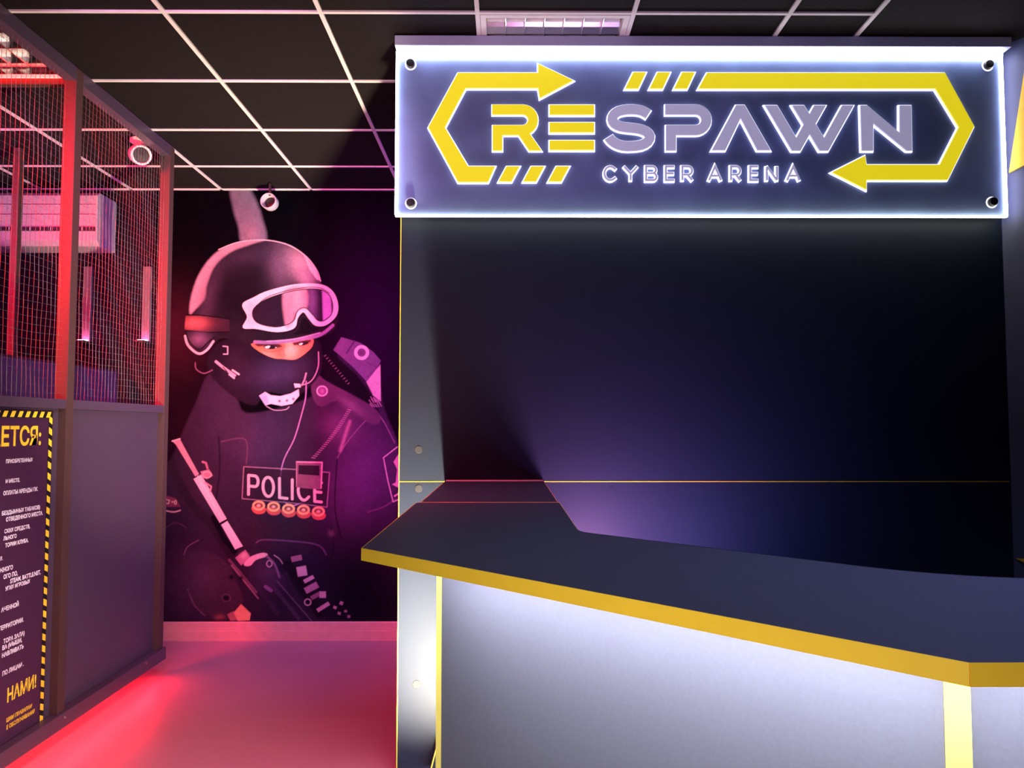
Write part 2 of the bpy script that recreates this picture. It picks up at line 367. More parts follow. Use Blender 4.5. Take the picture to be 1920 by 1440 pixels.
# stroke alphabet (unit box, y down)
G = {'C': [[(.95,.2)] + arc(.5,.5,.5,.5,-40,-320,16)[1:-1] + [(.95,.8)]],
     'Y': [[(0,0),(.5,.52),(1,0)], [(.5,.5),(.5,1)]],
     'B': [[(0,.5),(0,0),(.55,0)] + arc(.62,.25,.3,.25,-90,90,8) + [(0,.5)], [(.3,.5),(.6,.5)] + arc(.68,.75,.3,.25,-90,90,8) + [(0,1),(0,.45)]],
     'E': [[(.9,0),(0,0),(0,1),(.9,1)], [(0,.5),(.85,.5)]],
     'R': [[(0,1),(0,0),(.55,0)] + arc(.6,.3,.35,.3,-90,90,8) + [(0,.6)], [(.5,.6),(.95,1)]],
     'A': [[(0,1),(.5,0),(1,1)], [(.22,.68),(.78,.68)]],
     'N': [[(0,1),(0,0)],[(.02,0),(.98,1)],[(1,1),(1,0)]],
     'P': [[(0,1),(0,0),(.55,0)] + arc(.62,.28,.33,.28,-90,90,8) + [(0,.56)]],
     'O': [arc(.5,.5,.5,.5,0,360,20)],
     'L': [[(0,0),(0,1),(.85,1)]], 'I': [[(0,0),(0,1)]]}
for ch, x0, x1 in (('C',1130,1158),('Y',1167,1197),('B',1208,1234),('E',1245,1268),('R',1276,1301),
                   ('A',1326,1354),('R',1367,1391),('E',1403,1425),('N',1434,1459),('A',1472,1501)):
    ps = [[(x0+3+(x1-x0-6)*u, 313+(338.5-313)*v) for u, v in p] for p in G[ch]]
    sign_strokes('small_letter', ps, 3.4, W_, 3.6)

# ------------------------------------------------------------------ reception counter
TH = .0215
XA = onZ(679, 1028, CT).x; YA = onZ(679, 1028, CT).y       # outer left corner
XR = onY(1021, 903, YP).x                                                   # inner side of the arm
s_out = XA + YA
cr = onZ(1836, 1243, CT); YO = cr.y                         # outer straight edge
_p = onZ(1067, 995, CT); s_in = _p.x + _p.y; YI = onZ(1850, 1086, CT).y
YJ = onZ(900, 942.5, CT).y
XE = 2.6
def fillet(a, b, c, r, n=5):
    a, b, c = Vector(a), Vector(b), Vector(c); p = b + (a-b).normalized()*r; q = b + (c-b).normalized()*r
    return [tuple(p*(1-t)**2 + b*2*t*(1-t) + q*t*t) for t in [i/n for i in range(n+1)]]
def wall_x(y): return WR0.x + (WR0.y - y) * math.tan(math.radians(30)) - .004
rc = thing('reception_counter', 'angled reception counter with dark top, yellow edge and white light under its rim', 'counter', (.1, 1.6, 0))
outer = [(XA, YJ+.001), (XA, YA), (s_out-YO, YO), (wall_x(YO), YO)]
inner = [(wall_x(YI), YI)] + fillet((1.6, YI), (s_in-YI, YI), (XR, s_in-XR), .16, 8) + fillet((s_in-YI, YI), (XR, s_in-XR), (XR, 3), .03, 4) + [(XR, YJ+.001)]
main = [(XA, YJ-.001), (XA, YA), (s_out-YO, YO), (wall_x(YO), YO)] + inner[:-1] + [(XR, YJ-.001)]
MB().prism(main, CT-TH, CT).build('countertop', M['top'], rc)
MB().prism([(XA+.012, YJ+.0065), (XR-.004, YJ+.0065), (XR-.004, YP-.003), (XA+.012, YP-.003)], CT-TH, CT).build('countertop', M['top'], rc)
MB().box(XA+.006, XR+.001, YJ-.0005, YJ+.006, CT-TH, CT+.0010).build('joint_strip', M['seam'], rc)
MB().box(XA+.014, XR-.006, YP-.010, YP-.0035, CT+.0002, CT+.0055).build('wall_seal', M['white'], rc)
def band(name, pts, m, zt=.0004):
    mb = MB()
    for a, b in zip(pts[:-1], pts[1:]):
        a = Vector(a); b = Vector(b); d = (b-a).normalized(); n = Vector((d.y, -d.x))*.0016
        mb.prism([a, b, b+n, a+n], CT-TH-.0002, CT+zt)
    return mb.build(name, m, rc)
band('yellow_edge_band', [(XA, YA), (s_out-YO, YO)][::1], M['yellow'])
band('yellow_edge_band', [(s_out-YO, YO), (wall_x(YO), YO)], M['yellow'])
band('side_edge_band', [(XA, YJ), (XA, YA)], M['yellow'])
band('inner_edge_band', [(XR, s_in-XR+.03), (XR, YJ)], M['seam'])
band('rear_edge_band', [(XR-.004, YJ+.007), (XR-.004, YP-.003)], M['seam'])
band('rear_edge_band', [(XA+.012, YP-.003), (XA+.012, YJ+.007)], M['yellow'])
mbp = [p for p in inner[1:-1]][::1]
band('inner_edge_band', mbp, M['anth'])
# body
O = .14
BX, BY = -.132, 1.50
s_b = BX + BY; YBF = YO + O; XC = s_b - YBF
zt = CT - TH - .0005
MB().seg((BX, YP-.004), (BX, BY+.002), .016, .08, zt).build('side_panel', M['front'], rc)
MB().seg((BX+.008, BY-.008), (XC, YBF), .016, .08, zt).build('front_panel', M['front'], rc)
MB().box(XC+.030, wall_x(YBF), YBF, YBF+.016, .08, zt).build('front_panel', M['front'], rc)
MB().prism([(BX-.002, BY+.004), (BX-.002, BY-.004), (BX+.008, BY-.010), (BX+.010, BY)], .08, zt).build('yellow_corner_strip', M['strip'], rc)
MB().prism([(XC-.001, YBF-.003), (XC+.029, YBF-.003), (XC+.029, YBF+.016), (XC+.010, YBF+.016)], .08, zt).build('yellow_corner_strip', M['strip'], rc)
MB().box(XR-.045, XR-.029, s_in-XR+.05, YP-.004, .02, zt).build('inner_panel', M['anth'], rc)
pl = MB(); pl.seg((BX+.03, YP-.004), (BX+.03, BY+.03), .016, 0, .08); pl.seg((BX+.04, BY+.02), (XC+.02, YBF+.03), .016, 0, .08)
pl.box(XC+.03, wall_x(YBF+.03), YBF+.03, YBF+.046, 0, .08); pl.build('plinth', M['black'], rc)
# inner desk shelf behind the front
MB().prism([(XR, 1.75), (XC+.09, YBF+.10), (1.9, YBF+.10), (1.9, YBF+.55), (.70, YBF+.55), (XR, 2.05)], .74, .765).build('desk_shelf', M['top'], rc)
# led strips under the rim (aluminium channel + glowing diffuser)
dn = Vector((-.7071, -.7071))
def led_run(a, b, wid=.010):
    a = Vector(a); b = Vector(b)
    MB().seg(a, b, wid, zt-.006, zt-.0005).build('led_strip', M['ledu'], rc)
led_run((BX-.045, YP-.05), (BX-.045, BY+.0))
o_ = dn*.100
led_run((BX+o_.x+.03, BY+o_.y-.03), (XC+o_.x+.03, YBF+o_.y-.03))
led_run((XC+.02, YBF-.105), (wall_x(YBF-.105)-.02, YBF-.105))
# added unseen strip low on the plinth, lights floor and panel from below
MB().seg((BX+.012, YP-.05), (BX+.012, BY+.05), .012, .030, .050).build('plinth_fill_strip', M['ledu'], rc)
# slanted yellow edged foot at the base of the panel
p1 = onY(820, 1393, YP-.05); p2 = onY(806, 1446, YP-.05)
MB().xz([(p1.x, p1.z), (p1.x+.004, p1.z), (p2.x+.005, p2.z if p2.z > .002 else .002), (p2.x, p2.z if p2.z > .002 else .002)], YP-.05, YP-.004).build('foot_edge', M['yellow'], rc)

# ------------------------------------------------------------------ yellow shapes on the right wall
def on_wr(px, py, off=.001):
    n = Vector((-WRD.y, WRD.x)) * -1
    if n.x > 0: n = -n
    base = WR0 + n*off; d = ray(px, py)
    # plane: (P-base).n = 0
    t = (base.x*n.x + base.y*n.y) / (d.x*n.x + d.y*n.y); return Vector((d.x*t, d.y*t, CAMZ + d.z*t))
def wall_shape(name, pts, m, label, cat):
    fr = [on_wr(px, py, .010) for px, py in pts]; bk = [on_wr(px, py, .010) for px, py in pts]
    n = Vector((-WRD.y, WRD.x, 0)); n = n if n.x > 0 else -n
    bk = [p + n*.009 for p in fr]; k = len(pts)
    o = MB().raw(fr+bk, [tuple(range(k)), tuple(range(k, 2*k))[::-1]] + [(i, k+i, k+(i+1) % k, (i+1) % k) for i in range(k)]).build(name, m)
    return tag(o, label, cat)
wall_shape('yellow_wall_arrow', [(1891.5, 324), (1921, 128), (1960, 60), (2080, 60), (2010, 290), (1921, 309)], M['yellowd'], 'yellow angular shape on the right wall beside the sign', 'wall decoration')
wall_shape('yellow_wall_wedge', [(1904, 1047), (1960, 1052), (1960, 1066), (1921, 1055)], M['yellowd'], 'small yellow wedge low on the right wall above the counter', 'wall decoration')

# ------------------------------------------------------------------ net partition on the left
XN = -1.90; PW = .055
pt = thing('net_fence', 'red lit fence of grey posts and panels with netting above, left of the mural', 'fence', (XN, 3.43, 0))
PA = onX(133, 500, XN).y; PBY = onX(314.5, 500, XN).y; posts_y = [PA-.985, PA, PBY]; print('posts', posts_y)
for y in posts_y:
    MB().box(XN-PW, XN, y, y+PW, .17, CEIL-.004).build('post', M['post'], pt, bevel=.002)
MB().box(XN-PW-.01, XN+.012, PA-1.02, PBY+PW+.015, .105, .170).build('bottom_rail', M['panel'], pt, bevel=.003)
MB().box(XN-PW+.002, XN-.0005, PA-.93, PBY, CEIL-.062, CEIL-.005).build('top_rail', M['panel'], pt)
for a, b in ((PA-.93, PA), (PA+PW, PBY)):
    MB().box(XN-.050, XN-.003, a, b, 1.462, 1.502).build('middle_rail', M['panel'], pt)
    MB().box(XN-.050, XN-.034, a+.001, b-.001, .171, 1.461).build('lower_panel', M['panel'], pt)
    net = MB(); xn = XN-.028
    ys = np.arange(a+.012, b-.005, .0305)
    for i, y in enumerate(ys):
        ph = random.random()*.6; am = .0035
        zs = np.arange(1.503, CEIL-.062, .04)
        net.tube([(xn + .002*math.sin(z*9+i*.3), y + am*math.sin(z*11 + .22*i + ph) + .002*math.sin(z*27+i), z) for z in list(zs)+[CEIL-.063]], .0011)
    for k, z in enumerate(np.arange(1.53, CEIL-.07, .0305)):
        yy = np.linspace(a+.001, b-.001, 18)
        net.tube([(xn + .002*math.sin(z*9+y*9), y, z + .003*math.sin(y*13+.2*k) - .004*math.sin((y-a)/(b-a)*math.pi)) for y in yy], .00048)
    o = net.build('netting', M['wire'], pt); o['kind'] = 'stuff'
for px, py in ((121, 1338), (274, 1243)):
    p = onX(px, py, XN+.010)
    MB().lathe((XN+.010, p.y, .172-.004 if False else .150), (1, 0, 0), [(.008, 0), (.008, .004), (.004, .006), (0, .006)], 16).build('bolt', M['steel'], pt)
MB().box(-2.08, -2.05, 2.38, PBY-.10, 0.001, .104).build('plinth', M['skirt'], pt)
MB().box(XN-.030, XN-.018, 2.40, PBY+.03, .0945, .1045).build('floor_led_strip', M['ledrf'], pt)
# cross bar with red led, inside the booth
MB().box(-4.19, XN-PW-.001, PA+.02, PA+.055, 2.900, 2.940).build('cross_bar', M['post'], pt)
MB().box(-4.10, XN-PW-.004, PA+.006, PA+.019, 2.926, 2.938).build('red_led_strip', M['ledr'], pt)

# rules board
pb = thing('rules_board', 'purple rules board edged with yellow hazard stripes and Cyrillic text', 'sign', (XN-.03, 3.0, .8))
XPB = XN - .031
tr = onX(100, 770, XPB); br = onX(76, 1366, XPB)
PY1 = tr.y; PZ1 = 1.452; PZ0 = br.z; PY0 = PA-.92
MB().box(XPB-.0025, XPB, PY0, PY1, PZ0, PZ1).build('board', M['poster'], pb)
def yzq(mb, q, d=.0008): return mb.yz([(p[0], p[1]) for p in q], XPB+.0001, XPB+d)
edge = .028
MB().box(XPB, XPB+.0004, PY1-edge-.004, PY1-.003, PZ0+.003, PZ1-.003).build('black_border', M['black'], pb)
MB().box(XPB, XPB+.0004, PY0+.003, PY1-edge-.004, PZ1-edge-.004, PZ1-.003).build('black_border', M['black'], pb)
MB().box(XPB, XPB+.0004, PY0+.003, PY1-edge-.004, PZ0+.003, PZ0+edge+.004).build('black_border', M['black'], pb)
z = PZ0 + .02
while z < PZ1 - .05:
    yzq(MB(), [(PY1-edge, z+.011), (PY1-.005, z), (PY1-.005, z+.026), (PY1-edge, z+.037)]).build('stripe', M['print_y'], pb); z += .0475
for zz in (PZ0+.005, PZ1-.005-.024):
    y = PY1 - .012
    while y > PY0 + .05:
        yzq(MB(), [(y-.040, zz), (y-.016, zz), (y-.002, zz+.024), (y-.026, zz+.024)]).build('stripe', M['print_y'], pb); y -= .0475
def text_mesh(name, s, m, px, py, h_px, parent, sx=1.0, off=.0006):
    """right end of the line stands at photo point (px, py) on the board; h_px = cap height there"""
    h_px = h_px*.76 if h_px < 15 else h_px; p = onX(px, py, XPB); q = onX(px, py-h_px, XPB); h = (q.z-p.z)
    cu = bpy.data.curves.new('t', 'FONT'); cu.body = s; cu.align_x = 'RIGHT'; cu.size = 1; cu.resolution_u = 2; cu.offset = .028
    ob = bpy.data.objects.new('t', cu); COL.objects.link(ob)
    dg = bpy.context.evaluated_depsgraph_get(); me = bpy.data.meshes.new_from_object(ob.evaluated_get(dg))
    bpy.data.objects.remove(ob)
    k = h/.70
    me.transform(Matrix(((0, 0, 1, XPB+off), (k*sx, 0, 0, p.y), (0, k, 0, p.z), (0, 0, 0, 1))))
    me.transform(Matrix.Translation(-parent_world(parent)))
    me.name = name; me.materials.clear(); me.materials.append(m)
    o = bpy.data.objects.new(name, me); COL.objects.link(o); o.parent = parent; return o
T = [('ЗАПРЕЩАЕТСЯ:', 77, 833, 32, 'y', .92), ('ПРИОБРЕТЕННЫХ', 61, 865, 8.5, 'w', .95), ('М МЕСТЕ.', 37, 903, 8.5, 'w', .95), ('ОПЛАТЫ АРЕНДЫ ПК.', 71, 920, 9, 'w', .95),
     ('БЕЗДЫМНЫХ ТАБАКОВ)', 75, 954, 9, 'w', .95), ('ОТВЕДЕННОГО МЕСТА.', 80, 965, 9, 'w', .95),
     ('СКИХ СРЕДСТВ,', 56, 990, 9, 'w', .95), ('ЛЬНОГО', 31, 1008, 9, 'w', .95), ('ТОРИИ КЛУБА.', 53, 1016, 9, 'w', .95),
     ('Я.', 5, 1050, 9, 'w', .95), ('ЖНОГО', 24, 1067, 10, 'w', .95), ('ОГО ПО,', 33, 1078, 10, 'w', .95), ('STEAM, BATTLE.NET,', 76, 1076, 10, 'w', .90), ('УГИХ ИГРОВЫХ', 56, 1093, 9, 'w', .95),
     ('АЧЕННОЙ', 35, 1136, 10, 'w', .95), ('ТЕРРИТОРИИ.', 44, 1165, 10, 'w', .95), ('ТОРА ЗАЛА)', 46, 1190, 10, 'w', .95), ('ВА (МЫШИ,', 41, 1203, 10, 'w', .95), ('НАВЛИВАТЬ', 44, 1215, 10, 'w', .95),
     ('ПО ЛИЦАМ .', 44, 1248, 10, 'w', .95), ('НАМИ!', 68, 1287, 23, 'y', .80), ('ШИМ ПРАВИЛАМ', 60, 1326, 9, 'y', .9), ('Е ОБСЛУЖИВАНИЯ', 65, 1336, 9, 'y', .9)]
for s, x, y, h, c, sx in T:
    text_mesh('text_line', s, M['print_y' if c == 'y' else 'print_w'], x, y, h, pb, sx)

# ------------------------------------------------------------------ things inside the booth
ac = thing('air_conditioner', 'white wall air conditioner behind the net, near the ceiling', 'air conditioner', (-3.1, 5.05, 2.54))
A0, A1 = -3.62, -2.62
MB().yz([(5.188, 2.54), (4.99, 2.54), (4.955, 2.57), (4.95, 2.86), (4.98, 2.885), (5.188, 2.885)], A0, A1).build('casing', M['acw'], ac, bevel=.006)
MB().box(A0+.01, A1-.01, 4.944, 4.952, 2.63, 2.655).build('air_slot', M['black'], ac)
for z_ in (2.735, 2.80): MB().box(A0+.01, A1-.01, 4.948, 4.953, z_, z_+.004).build('panel_line', M['steel'], ac)
for k in range(14):
    MB().box(A0+.05+k*.066, A0+.053+k*.066, 4.942, 4.95, 2.632, 2.653).build('vane', M['white'], ac)
ds = thing('booth_screen', 'low felt covered screen behind the net', 'screen', (-2.5, 4.3, 0))
MB().box(-2.53, -2.50, 3.52, 5.02, .12, 1.735).build('felt_panel', M['screen'], ds)
MB().box(-2.535, -2.495, 3.52, 5.02, 1.735, 1.745).build('top_trim', M['post'], ds)
for y in (3.55, 4.95): MB().box(-2.60, -2.43, y, y+.04, 0, .12).build('foot', M['post'], ds)
fp = thing('pole_stand', 'thin red lit square pole with a side rail standing behind the net', 'pole', (-2.77, 4.4, 0))
p = onY(28, 500, 4.4)
MB().box(p.x-.02, p.x+.02, 4.38, 4.42, 0, 2.965).build('post', M['post'], fp)
MB().box(-4.19, p.x-.021, 4.385, 4.415, 1.66, 1.70).build('rail', M['post'], fp)
for k, (px, nm) in enumerate(((158, 'pink glow patch behind the net nearer the left post, made by an added lamp'), (270, 'pink glow patch behind the net beside the end post, made by an added lamp'))):  # pink glow imitated by added battens and lamps, no such fitting known
    p = onY(px, 640, 5.15)
    t = thing('pink_glow_stand_in', nm, 'wall light', (p.x, 5.19, p.z), 'pink glow patches behind the net')
    MB().box(p.x-.026, p.x+.026, 5.165, 5.189, p.z, p.z+.50).build('batten', M['batten'], t)
    MB().box(p.x-.030, p.x+.030, 5.08, 5.164, p.z-.006, p.z+.002).build('bracket', M['black'], t)
    MB().box(p.x-.028, p.x+.028, 5.12, 5.145, p.z+.002, p.z+.008).build('lamp', M['pinkled'], t)

# dome camera behind the net
p = onY(262, 285, 4.25)
dc = thing('security_camera', 'white security camera under the ceiling behind the net', 'camera', (p.x, 4.25, CEIL-.005))
MB().lathe((p.x, 4.25, CEIL-.006), (0, 0, -1), [(0, 0), (.050, 0), (.050, .018), (.030, .028), (0, .028)], 24).build('base', M['white'], dc, smooth=False)
MB().tube([(p.x, 4.25, CEIL-.03), (p.x, 4.25, CEIL-.055)], .014, 12).build('neck', M['white'], dc)
v = Vector((.55, -.8, -.32)).normalized(); c0 = Vector((p.x+.0, 4.25, CEIL-.090))
MB().lathe(c0 - v*.07, v, [(0, 0), (.040, 0), (.052, .02), (.055, .12), (.050, .135), (.044, .135), (.044, .12), (0, .12)], 24).build('body', M['white'], dc, smooth=True)
MB().lathe(c0 - v*.07, v, [(.040, .1215), (.040, .124), (0, .126)], 24).build('lens', M['black'], dc)

# cylinder spotlight above the mural
p = onY(501, 375, 5.02)
sp = thing('cylinder_spotlight', 'white round spotlight under the ceiling above the mural', 'spotlight', (p.x, 5.02, CEIL-.005))
v = Vector((-.10, -1, .10)).normalized(); c0 = Vector((p.x+.012, 5.08, p.z-.01))
MB().lathe(c0, v, [(0, 0), (.048, 0), (.052, .01), (.053, .062), (.050, .066), (.046, .062), (.036, .020)], 32).build('shade', M['acw'], sp, smooth=True)
MB().lathe(c0 + v*.02, v, [(.038, .002), (.034, .006), (0, .004)], 32).build('lens', M['black'], sp, smooth=True)
MB().box(p.x+.005, p.x+.018, 5.03, 5.05, p.z+.035, CEIL-.004).build('bracket', M['black'], sp)

# ------------------------------------------------------------------ painted mural on the back wall (flat artwork)
def build_mural():
    YM = YB - .004
    X0 = -2.36; X1 = -.60; Z0 = .121; Z1 = CEIL-.006
    nx = int((X1-X0)/.0034); nz = int((Z1-Z0)/.0034)
    xs = np.linspace(X0, X1, nx+1); zs = np.linspace(Z0, Z1, nz+1)
    XX, ZZ = np.meshgrid(xs, zs)
    # metric wall coordinates expressed on the artwork's own 1 unit = 3.53 mm grid
    R3 = np.array(ROT); P = np.stack([XX, np.full_like(XX, YM), ZZ-CAMZ], -1) @ R3
    U = CX + F*P[..., 0]/-P[..., 2]; V = CY - F*P[..., 1]/-P[..., 2]
    C = np.zeros(U.shape + (3,)); C[:] = (.0012, .0010, .002)
    rng = np.random.default_rng(3)
    def ss(x): x = np.clip(x, 0, 1); return x*x*(3-2*x)
    def vn(sc, seed):
        r = np.random.default_rng(seed); g = r.random((200, 200)); u = U/sc; v = V/sc
        iu = np.floor(u).astype(int); iv = np.floor(v).astype(int); fu = ss(u-iu); fv = ss(v-iv)
        a = g[iv % 200, iu % 200]; b = g[iv % 200, (iu+1) % 200]; c = g[(iv+1) % 200, iu % 200]; d = g[(iv+1) % 200, (iu+1) % 200]
        return (a*(1-fu)+b*fu)*(1-fv)+(c*(1-fu)+d*fu)*fv
    N1 = vn(22, 1)*.6+vn(9, 2)*.4; N2 = vn(3.2, 5)
    def mix(mask, c):
        c = np.array(c, float); C[:] = C*(1-mask[..., None]) + (c if c.ndim > 1 else c[None, None])*mask[..., None]
    def curve(P, n=8, closed=True):
        m = len(P); out = []
        for i in range(m if closed else m-1):
            g = (lambda k: P[k % m]) if closed else (lambda k: P[min(max(k, 0), m-1)])
            p0, p1, p2, p3 = g(i-1), g(i), g(i+1), g(i+2)
            for k in range(n):
                t = k/n; out.append(tuple(.5*((2*p1[j]) + (-p0[j]+p2[j])*t + (2*p0[j]-5*p1[j]+4*p2[j]-p3[j])*t*t + (-p0[j]+3*p1[j]-3*p2[j]+p3[j])*t**3) for j in (0, 1)))
        if not closed: out.append(P[-1])
        return out
    def sub(P, pad):
        x0 = min(p[0] for p in P)-pad; x1 = max(p[0] for p in P)+pad; y0 = min(p[1] for p in P)-pad; y1 = max(p[1] for p in P)+pad
        m = (U > x0) & (U < x1) & (V > y0) & (V < y1); r = np.where(m.any(1))[0]; c = np.where(m.any(0))[0]
        if len(r) == 0 or len(c) == 0: return None
        return slice(r[0], r[-1]+1), slice(c[0], c[-1]+1)
    def dseg(u, v, P, closed):
        d = np.full(u.shape, 1e9); n = len(P)
        for i in range(n if closed else n-1):
            ax, ay = P[i]; bx, by = P[(i+1) % n]; ex, ey = bx-ax, by-ay; L = ex*ex+ey*ey+1e-9
            t = np.clip(((u-ax)*ex+(v-ay)*ey)/L, 0, 1); d = np.minimum(d, (u-ax-t*ex)**2+(v-ay-t*ey)**2)
        return np.sqrt(d)
    def pmask(P, soft=.8):
        s = sub(P, soft*2+2); M_ = np.zeros(U.shape)
        if s is None: return M_
        u, v = U[s], V[s]; ins = np.zeros(u.shape, bool); n = len(P)
        for i in range(n):
            ax, ay = P[i]; bx, by = P[(i+1) % n]
            if ay == by: continue
            c = ((ay > v) != (by > v)) & (u < (bx-ax)*(v-ay)/(by-ay)+ax); ins ^= c
        d = dseg(u, v, P, True); sd = np.where(ins, d, -d); M_[s] = ss(.5+sd/(2*soft)); return M_
    def poly(P, c, soft=.8, a=1, cv=False):
        if cv: P = curve(P)
        m = pmask(P, soft)*a; mix(m, c); return m
    def line(P, w, c, soft=.7, a=1, cv=False, closed=False):
        if cv: P = curve(P, 6, closed)
        s = sub(P, w+soft*2+2)
        if s is None: return
        M_ = np.zeros(U.shape); M_[s] = ss(.5+(w/2-dseg(U[s], V[s], P, closed))/(2*soft))*a; mix(M_, c)
    def blob(x, y, rx, ry, c, a=1, rot=0, mask=None):
        ca, sa = math.cos(math.radians(rot)), math.sin(math.radians(rot)); du = (U-x)*ca+(V-y)*sa; dv = -(U-x)*sa+(V-y)*ca
        m = np.exp(-((du/rx)**2+(dv/ry)**2))*a
        if mask is not None: m = m*mask
        mix(np.clip(m, 0, 1), c)
    PK = (.62, .45, .58); LV = (.40, .28, .42); DK = (.004, .0025, .006); VS = (.014, .008, .022); W1 = (.85, .72, .82)
    # backdrop, purple and red wall glow painted into its colour
    blob(700, 600, 90, 180, (.010, .002, .018), .8); blob(330, 620, 60, 80, (.03, .006, .015), .6); blob(330, 1000, 90, 300, (.010, .003, .010), .7)
    m = pmask(curve([(433, 350), (462, 350), (478, 372), (490, 405), (498, 452), (456, 456), (448, 425), (438, 392)]), 5)
    mix(m*(.75+.35*N1), (.10, .09, .15)); blob(472, 438, 18, 20, (.20, .12, .20), .6, mask=m)
    # shoulders and torso
    body = curve([(395, 700), (440, 740), (470, 775), (600, 735), (640, 660), (700, 690), (722, 770), (748, 840), (770, 960), (780, 1175), (290, 1175), (290, 960), (330, 840), (365, 760)])
    bm_ = pmask(body, 3); mix(bm_, VS)
    for (x, y, rx, ry, c, a, r) in ((680, 900, 60, 90, (.060, .018, .10), .8, 20), (480, 830, 60, 60, (.030, .016, .05), .7, 0), (640, 800, 40, 30, (.08, .03, .10), .7, 30),
                                    (540, 1010, 90, 30, (.022, .008, .022), .8, 0), (350, 1080, 70, 70, (.045, .018, .040), .8, 30), (360, 930, 50, 60, (.022, .01, .025), .8, 0),
                                    (680, 1090, 80, 90, DK, .9, 0), (700, 1130, 90, 60, DK, .8, 0), (420, 780, 40, 60, (.020, .012, .03), .8, 0)):
        blob(x, y, rx, ry, c, a, r, bm_)
    for L, w_, c, a in (([(632, 860), (650, 830), (690, 785), (712, 780), (740, 830)], 1.6, (.14, .07, .17), .8), ([(632, 860), (628, 950), (640, 1010)], 2.5, DK, .8),
                        ([(410, 820), (412, 880), (404, 940)], 3, DK, .7), ([(415, 828), (460, 824), (462, 870)], 1.8, (.07, .035, .07), .7), ([(480, 1018), (500, 1012), (590, 1020), (612, 1040)], 2.5, (.11, .045, .13), .7),
                        ([(620, 985), (625, 1040), (600, 1060)], 2, DK, .8), ([(345, 1040), (352, 1025), (372, 1013)], 1.6, (.25, .12, .2), .6), ([(350, 1050), (362, 1100), (378, 1150)], 3, (.09, .04, .08), .6),
                        ([(690, 960), (720, 950), (742, 935)], 2.5, (.10, .03, .10), .7), ([(310, 990), (330, 980), (350, 990)], 2, (.09, .03, .06), .6)):
        line(L, w_, c, 1.2, a, cv=True)
    poly([(470, 975), (595, 982), (590, 1015), (468, 1008)], (.018, .008, .018), 2, .7)
    blob(621, 1000, 6, 6, (.08, .04, .08), .8)
    # right shoulder armour
    sh = poly([(640, 632), (676, 643), (700, 660), (714, 676), (704, 700), (688, 716), (662, 688), (625, 656)], (.085, .045, .13), 1.2, cv=False)
    line([(664, 640), (650, 662)], 4, (.05, .02, .07)); line([(708, 690), (690, 680)], 1.5, (.06, .02, .08)); line([(712, 682), (688, 708)], 1.4, (.06, .02, .08))
    poly([(713, 684), (714, 752), (700, 742), (687, 716)], (.36, .25, .38), 1.2)
    line(arc(678, 661, 11, 11, 0, 360, 18), 6, PK); blob(678, 661, 6, 6, (.08, .03, .09), 1)
    poly([(600, 662), (630, 668), (668, 702), (700, 745), (712, 775), (690, 762), (652, 742), (612, 712)], DK, 2)
    poly([(590, 700), (614, 716), (660, 740), (705, 768), (712, 792), (690, 792), (640, 752), (600, 762), (584, 735)], (.045, .020, .055), 2, cv=True)
    blob(660, 762, 26, 10, (.12, .055, .13), .7, 35)
    for i in range(14):
        t = i/13; line([(694+t*20-2, 750+8*math.sin(i*2)), (697+t*18, 757+6*math.sin(i*2))], 1.6, (.3, .17, .3), a=.6)
    for i in range(12):
        t = i/11; line([(608+t*44, 668+t*52), (611+t*44, 666+t*52)], 1.6, (.16, .08, .18), a=.6)
    line(arc(604, 733, 9.5, 9, 0, 360, 18), 2.4, PK); blob(604, 733, 6.5, 6.5, (.22, .10, .25), 1)
    # helmet
    H = [(350, 600), (355, 560), (367, 522), (386, 490), (412, 466), (448, 453), (495, 449), (538, 458), (572, 479), (592, 504), (602, 530), (632, 570), (634, 600), (617, 626), (551, 643), (474, 645), (418, 634), (398, 648), (378, 664), (352, 645), (346, 622)]
    hm = pmask(curve(H), .9); mix(hm, (.0085, .006, .011))
    edge_ = pmask(curve([(356, 588), (358, 560), (370, 522), (390, 490), (416, 467), (450, 454), (495, 450), (470, 458), (430, 474), (402, 500), (388, 535), (384, 560), (366, 580)]), 3)
    mix(edge_*hm*.85, (.40, .27, .38)); blob(392, 560, 16, 60, (.05, .03, .06), .7, 15, hm)
    blob(560, 492, 30, 22, (.34, .20, .30), .95, 38, hm); blob(525, 500, 26, 44, (.12, .07, .13), .7, 0, hm); blob(574, 520, 18, 14, (.30, .16, .30), .7, 30, hm)
    blob(470, 480, 60, 22, (.030, .022, .045), .6, -10, hm); blob(450, 560, 70, 50, (.003, .002, .004), .8, 0, hm); blob(470, 520, 40, 40, (.006, .004, .008), .6, 0, hm)
    line([(410, 468), (448, 454), (495, 450), (540, 459), (574, 481), (594, 507), (601, 527)], 1.8, PK, cv=True, a=.9)
    poly([(570, 478), (590, 502), (601, 526), (594, 524), (580, 505)], PK, 1.5, .7)
    # strap band and lower rim
    mm = poly([(348, 592), (392, 592), (430, 600), (430, 622), (392, 622), (346, 618)], (.018, .008, .016), 1.2)
    blob(362, 606, 26, 13, (.34, .09, .10), .85, 0, mm)
    line([(350, 590), (385, 592), (430, 598)], 2, DK, cv=True); line([(347, 620), (390, 623), (430, 622)], 2, DK, cv=True)
    blob(372, 636, 18, 12, (.10, .06, .13), .8, 0, hm)
    line([(347, 630), (353, 648), (372, 663), (388, 656), (400, 640)], 4.2, (.52, .38, .50), cv=True)
    line([(348, 622), (356, 642), (374, 655), (390, 642), (402, 632)], 2, DK, cv=True)
    # neck / balaclava
    bal = curve([(402, 650), (430, 636), (475, 644), (550, 646), (592, 636), (604, 660), (600, 700), (575, 730), (548, 742), (500, 736), (478, 760), (440, 745), (400, 710), (388, 680)])
